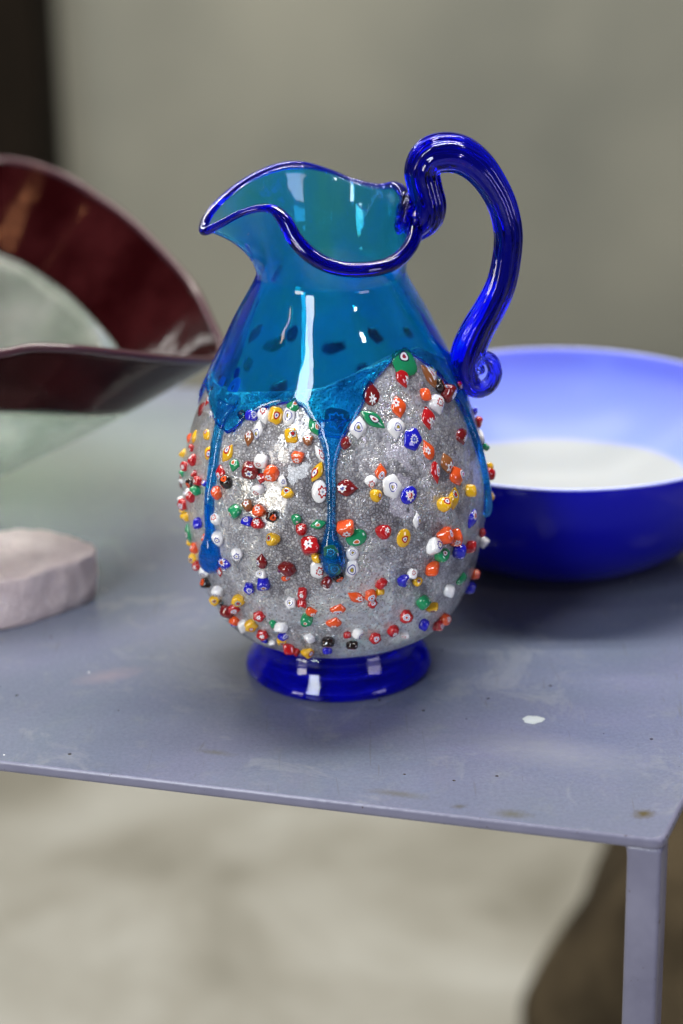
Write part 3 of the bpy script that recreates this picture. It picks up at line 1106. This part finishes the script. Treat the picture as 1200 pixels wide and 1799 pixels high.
def bead_mesh(kind, seed):
    rg = random.Random(seed)
    ph = [rg.uniform(0, 6.28) for _ in range(4)]
    nk = rg.choice((2, 3, 4, 5))
    wa = rg.uniform(0.04, 0.11)
    sk = (rg.uniform(-.22, .22), rg.uniform(-.22, .22))
    bm = bmesh.new()
    bmesh.ops.create_uvsphere(bm, u_segments=20, v_segments=13, radius=1)
    for v in bm.verts:
        x, y, z = v.co
        an = math.atan2(y, x)
        if kind in 'rs':                                    # short cut piece of rod, edges melted round
            p = 3.4 if kind == 'r' else 5.0
            q = math.hypot(x, y)
            s = (q ** p + abs(z) ** p) ** (-1 / p)
            x, y, z = x * s, y * s, z * s
            if kind == 's':
                s2 = (abs(math.cos(an)) ** 3.5 + abs(math.sin(an)) ** 3.5) ** (-1 / 3.5)
                x, y = x * s2 * 0.93, y * s2 * 0.93
            w = 1 + wa * math.sin(nk * an + ph[0]) + 0.04 * math.sin(7 * an + ph[1])
            x, y = x * w + sk[0] * z, y * w + sk[1] * z
            z += 0.10 * x * math.sin(ph[2]) + 0.10 * y * math.cos(ph[2])
        elif kind == 't':                                   # pulled to one point at +y
            f = max(0.0, y)
            x *= 1 - 0.82 * f ** 1.4
            z *= 1 - 0.55 * f ** 2
            y *= 1.15 if y > 0 else 0.92
            x += 0.22 * math.sin(ph[0]) * f * f
            x *= 1 + wa * math.sin(3 * y + ph[1])
        elif kind == 'a':                                   # almond, pointed both ends
            x *= 1 - 0.74 * abs(y) ** 1.8
            z *= 1 - 0.45 * abs(y) ** 2
            y *= 1.05
            x += 0.20 * math.sin(ph[0]) * y * abs(y) + 0.12 * math.cos(ph[1]) * y * y
        elif kind == 'f':                                   # flat melted slice
            w = 1 + 0.08 * math.sin(nk * an + ph[0]) + 0.05 * math.sin(2 * an + ph[1])
            x, y = x * w, y * w
        v.co = (x, y, z)
    me = bpy.data.meshes.new('murrina_' + {'s': 'block', 't': 'drop', 'a': 'almond', 'f': 'slice', 'r': 'round'}[kind])
    bm.to_mesh(me)
    bm.free()
    me.polygons.foreach_set('use_smooth', [True] * len(me.polygons))
    me.materials.append(None)
    return me


BM = {k: [bead_mesh(k, 31 * ord(k) + q) for q in range(5)] for k in 'stafr'}


def murrina(th, z, ch, a, b, rot, shape, fx, fy):
    """th in radians, z in m, half sizes a (across) and b (up) in m"""
    under = shape == 'F'
    pull = 0.0021 if not under else 0.0023
    r = rad(z) - pull
    sl = (rad(z + .002) - rad(z - .002)) / .004
    nrm = Vector((math.cos(th), math.sin(th), -sl)).normalized()
    eh = Vector((-math.sin(th), math.cos(th), 0))
    ev = nrm.cross(eh)
    if ev.z < 0:
        ev = -ev
    if eh.cross(ev).dot(nrm) < 0:
        eh = -eh
    kind = {'F': 'f', 'd': 't'}.get(shape, shape)
    rr = R(rot + (180 if shape == 'd' else 0))
    m_small = min(a, b)
    if kind in 'rs':
        c = 0.95 * m_small
        lift = 0.38 * c
    elif kind in 'ta':
        c = max(0.55 * m_small, 0.0011)
        lift = 0.1 * c
    else:
        c = 0.0016 if not under else 0.0005
        lift = 0.0003 if not under else -0.0003
    xax = eh * math.cos(rr) + ev * math.sin(rr)
    yax = ev * math.cos(rr) - eh * math.sin(rr)
    zax = nrm.copy()
    off = [0.0, 0.0, 0.0]
    if fx == 9:
        fx, fy = random.choice([(0, 1), (1, 0), (0, -1), (-1, 0), (1, -1), (-1, -1), (2.5, 1)])
    screen = eh * fx + ev * fy
    if kind in 'rs' and (fx or fy):
        zax = (nrm * 0.80 + screen.normalized() * (0.60 if abs(fx) < 2 else 1.6)).normalized()
        yax = (yax - zax * yax.dot(zax)).normalized()
        xax = yax.cross(zax)
        a, b, c = (a + m_small) / 2, (b + m_small) / 2, 0.9 * m_small
    elif fx or fy:
        off = [0.42 * max(-1, min(1, screen.dot(xax))), 0.42 * max(-1, min(1, screen.dot(yax))), 0]
    pos = Vector((r * math.cos(th), r * math.sin(th), z)) + nrm * lift
    o = bpy.data.objects.new('murrina', random.choice(BM[kind]))
    COL.objects.link(o)
    o.parent = pit
    o['flower_offset'] = off
    mats = (MURU.get(ch) if under else None) or MUR[ch]
    o.material_slots[0].link = 'OBJECT'
    o.material_slots[0].material = random.choice(mats)
    o.matrix_local = Matrix(((xax.x * a, yax.x * b, zax.x * c, pos.x), (xax.y * a, yax.y * b, zax.y * c, pos.y), (xax.z * a, yax.z * b, zax.z * c, pos.z), (0, 0, 0, 1)))
    return o


placed = []
for line in ROWS.split('\n'):
    e = line.split()
    th, z = R(float(e[0])), float(e[1]) / 1000
    murrina(th, z, e[2], *((float(e[3]) * 1.01e-3, float(e[4]) * 1.01e-3) if e[2] != 'W' else (float(e[3]) * 0.98e-3, float(e[4]) * 0.98e-3)), float(e[5]), e[6], float(e[7]), float(e[8]))
    placed.append((th, z))
# slices sunk in the ends of the blue drips
for th, z, ch, s_, in ((-91.8, 94.5, 'F', 3.6), (-90.6, 86, 'F', 3.2)):
    o = murrina(R(th), z / 1000, 'G', s_ / 1000, s_ / 1000, 0, 'F', 0, 0)
    o.location += Vector((math.cos(R(th)), math.sin(R(th)), 0)) * (0.0052 if z > 90 else 0.0056)
# the far side of the belly carries the same slices, seen through the blue shoulder
cnt = 0
while cnt < 62:
    th = random.uniform(R(12), R(168))
    z = random.uniform(0.032, 0.162)
    if all(abs(th - q[0]) * 0.07 + abs(z - q[1]) > 0.013 for q in placed):
        ch = random.choice('WROYGBKDNOWR')
        murrina(th, z, ch, *((random.uniform(.0026, .0042), random.uniform(.003, .005)) if z < .11 else (random.uniform(.0036, .0052), random.uniform(.0042, .0060))), random.uniform(-40, 40), random.choice('rrsat') if z < .11 else random.choice('aff'), 0, 0)
        placed.append((th, z))
        cnt += 1

# ------------------------------------------------------------------ blue and white bowl
def bowl_mat(name, inside):
    k = NT(name)
    sx = k.n('ShaderNodeSeparateXYZ')
    k.l(k.obj(), sx.inputs[0])
    if inside:
        n = k.noise(k.obj(), 14, 3, 0.5)
        zz = k.math('ADD', sx.outputs[2], k.math('MULTIPLY', n, 0.006))
        c = k.ramp(k.math('MULTIPLY', zz, 10.0), [(0.0, (.33, .345, .345)), (0.40, (.33, .345, .345)), (0.42, (.19, .25, .60)), (0.66, (.17, .215, .64)), (0.82, (.11, .13, .60))])
    else:
        c = k.ramp(k.math('MULTIPLY', sx.outputs[2], 10.0), [(0.0, (.003, .003, .20)), (0.8, (.003, .003, .40))])
    k.principled(Base_Color=c, Roughness=0.24 if inside else 0.12, Specular_IOR_Level=0.06 if inside else 0.25)
    return k.m


bw = thing('glass_bowl', 'deep blue glass bowl with white inside standing behind the pitcher', 'bowl', (0.124, 0.146, T))
bowl_out = [(0.0, 0.0012), (0.030, 0.0008), (0.046, 0.0), (0.056, 0.0026), (0.070, 0.0095), (0.084, 0.0205), (0.0955, 0.034), (0.1055, 0.0515), (0.1122, 0.0685), (0.1150, 0.0785), (0.1146, 0.0805)]
bowl_in = [(0.1138, 0.0803), (0.1118, 0.0780), (0.1065, 0.0680), (0.097, 0.0560), (0.083, 0.0440), (0.066, 0.0330), (0.047, 0.0240), (0.025, 0.0190), (0.0, 0.0175)]


def open_lathe(name, prof, mat, parent, n=96):
    pp = catmull(prof, 5)
    V = []
    for r, z in pp:
        for q in range(n):
            a = 2 * math.pi * q / n
            V.append((max(r, 0.0) * math.cos(a), max(r, 0.0) * math.sin(a), z))
    o = mesh_obj(name, V, grid_faces(len(pp), n), mat, parent)
    bm = bmesh.new()
    bm.from_mesh(o.data)
    bmesh.ops.remove_doubles(bm, verts=bm.verts, dist=1e-6)
    bmesh.ops.recalc_face_normals(bm, faces=bm.faces)
    bm.to_mesh(o.data)
    bm.free()
    o.data.polygons.foreach_set('use_smooth', [True] * len(o.data.polygons))
    return o


bowl_out = [(r, z * 0.98) for r, z in bowl_out]
bowl_in = [(r, z * 0.98) for r, z in bowl_in]
open_lathe('outer_layer', bowl_out, bowl_mat('deep_blue_cased_glass', False), bw)
open_lathe('inner_layer', bowl_in + [], bowl_mat('white_and_pale_blue_cased_glass', True), bw)
VT, FT = tube([(0.1142 * math.cos(2 * math.pi * q / 96), 0.1142 * math.sin(2 * math.pi * q / 96), 0.0788) for q in range(96)], [0.0009] * 96, 8, closed=True)
mesh_obj('lip', VT, FT, plain('pale_blue_glass_lip', (.36, .40, .78), 0.1), bw)

# ------------------------------------------------------------------ dark red and clear dish
DC = Vector((-0.300, 0.20, 0))
dish = thing('glass_dish', 'wide wavy glass dish with dark red rim and clear middle standing left of the pitcher', 'dish', (DC.x, DC.y, T))
DR = [(-0.062, .17, .114), (-.069, .20, .120), (-.083, .24, .132), (-.116, .29, .152), (-.141, .32, .162), (-.167, .34, .172), (-.203, .36, .176), (-.270, .372, .172),
      (-.350, .365, .158), (-.430, .335, .140), (-.500, .275, .126), (-.530, .20, .122), (-.500, .125, .130), (-.430, .075, .142), (-.340, .050, .150), (-.250, .046, .151),
      (-.200, .050, .151), (-.167, .055, .151), (-.151, .060, .152), (-.126, .070, .147), (-.091, .100, .132), (-.066, .148, .1145)]
dr = catmull(DR, 8, True)


def dish_layers():
    nth = len(dr)
    def pt(i, u, off):
        p = Vector(dr[i])
        d = Vector((p.x - DC.x, p.y - DC.y, 0))
        L = d.length
        d.normalize()
        rb = 0.035
        r = rb + (L - rb) * u
        z = 0.006 + (p.z - 0.006) * (0.7 * u + 0.3 * u ** 1.8)
        return Vector((d.x * r, d.y * r, z - off * (1 - 0.2 * u)))
    def part(name, u0_, u1_, mat, cap0):
        us = np.linspace(u0_, u1_, 16)
        V, A = [], []
        for u in us:
            for i in range(nth):
                V.append(pt(i, u, 0)); A.append(float(u))
        for u in us[::-1]:
            for i in range(nth):
                V.append(pt(i, u, 0.0045)); A.append(float(u))
        F = grid_faces(32, nth, True, not cap0)
        if cap0:
            F.append(tuple(range(nth))[::-1])
            F.append(tuple(31 * nth + i for i in range(nth)))
        return mesh_obj(name, V, F, mat, dish, attr=A)
    k = NT('clear_greenish_glass')
    o = k.obj()
    n = k.noise(o, 30, 4, 0.6)
    c = k.ramp(n, [(0.38, (0.56, 0.64, 0.58)), (0.66, (0.88, 0.92, 0.88))])
    p = k.principled(Base_Color=c, Roughness=0.22, IOR=1.12, Transmission_Weight=0.92)
    k.l(k.bump(n, 0.4, 0.004), p.inputs['Normal'])
    part('clear_middle', 0.0, 0.76, k.m, True)
    k = NT('dark_red_glass')
    n = k.noise(k.obj(), 22, 4, 0.6)
    c = k.ramp(n, [(0.4, (0.022, 0.002, 0.003)), (0.75, (0.060, 0.010, 0.012))])
    p = k.principled(Base_Color=c, Roughness=0.10, IOR=1.12, Specular_IOR_Level=0.3, Transmission_Weight=0.62)
    k.l(k.bump(k.noise(k.obj(), 20, 3, 0.5), 0.20, 0.006), p.inputs['Normal'])
    part('red_rim', 0.7605, 1.0, k.m, False)
    VT, FT = tube([Vector(q) - DC + Vector((0, 0, -0.0018)) for q in dr], [0.0024] * nth, 10, closed=True)
    mesh_obj('lip', VT, FT, plain('dark_plum_glass_lip', (.05, .02, .028), 0.15), dish)
    # solid foot under the clear middle
    lathe('foot', [(0.0, 0.0075), (0.030, 0.0068), (0.040, 0.0040), (0.042, 0.0), (0.0, 0.0)], k.m, dish, 48)


dish_layers()

# ------------------------------------------------------------------ pale clay slab
def clay_mat():
    k = NT('pale_pink_refractory')
    o = k.obj()
    a = k.noise(o, 60, 5, 0.65)
    b = k.noise(o, 420, 4, 0.7)
    c = k.ramp(a, [(0.3, (0.62, 0.51, 0.53)), (0.7, (0.80, 0.69, 0.70))])
    p = k.principled(Base_Color=c, Roughness=0.95, Specular_IOR_Level=0.1)
    k.l(k.bump(k.math('ADD', a, k.math('MULTIPLY', b, 0.7)), 1.0, 0.006), p.inputs['Normal'])
    return k.m


slab = [(-127.9, 86.8), (-133.1, 76.7), (-137.9, 72.1), (-144.2, 66.0), (-150.7, 61.0), (-157.8, 54.6), (-164.8, 49.9), (-174.5, 45.4), (-186, 42.5), (-200, 42), (-214, 45), (-228, 53), (-238, 66), (-241, 82), (-234, 97), (-222, 108), (-205, 114.5),
        (-183.3, 115.8), (-171.0, 116.9), (-157.1, 114.6), (-144.7, 107.6), (-135.1, 97.6)]
sp = catmull(slab, 6, True)
sc_ = np.array([-185.0, 80.0])
V = []
lev = [(0.93, 0.0), (0.955, 1.2), (0.965, 6), (0.985, 14), (0.99, 22), (1.0, 26.4), (0.996, 27.7), (0.97, 28.2), (0.75, 27.8), (0.4, 27.6)]
for li, (s, z) in enumerate(lev):
    for q, p in enumerate(sp):
        j = (rng.uniform(-0.5, 0.5) + 0.5 * math.sin(q * 0.31 + li * 0.9) + 0.4 * math.sin(q * 0.83 - li * 1.7) + 0.4 * math.sin(q * 2.1 + li * 2.6)) * (1 if 0 < li < 8 else 0.4)
        w = sc_ + (p - sc_) * (s + j * 0.012)
        V.append(((w[0] + 185) / 1000, (w[1] - 80) / 1000, max(0.0, (z + (j * 0.5 if li > 0 else 0)) / 1000)))
F = grid_faces(len(lev), len(sp))
F.append(tuple(range(len(sp)))[::-1])
F.append(tuple((len(lev) - 1) * len(sp) + q for q in range(len(sp))))
s_ = mesh_obj('clay_slab', V, F, clay_mat())
s_.location = (-0.185, 0.080, T)
s_['label'] = 'thick pale pink clay slab with rough chipped edges lying on the table'
s_['category'] = 'slab'
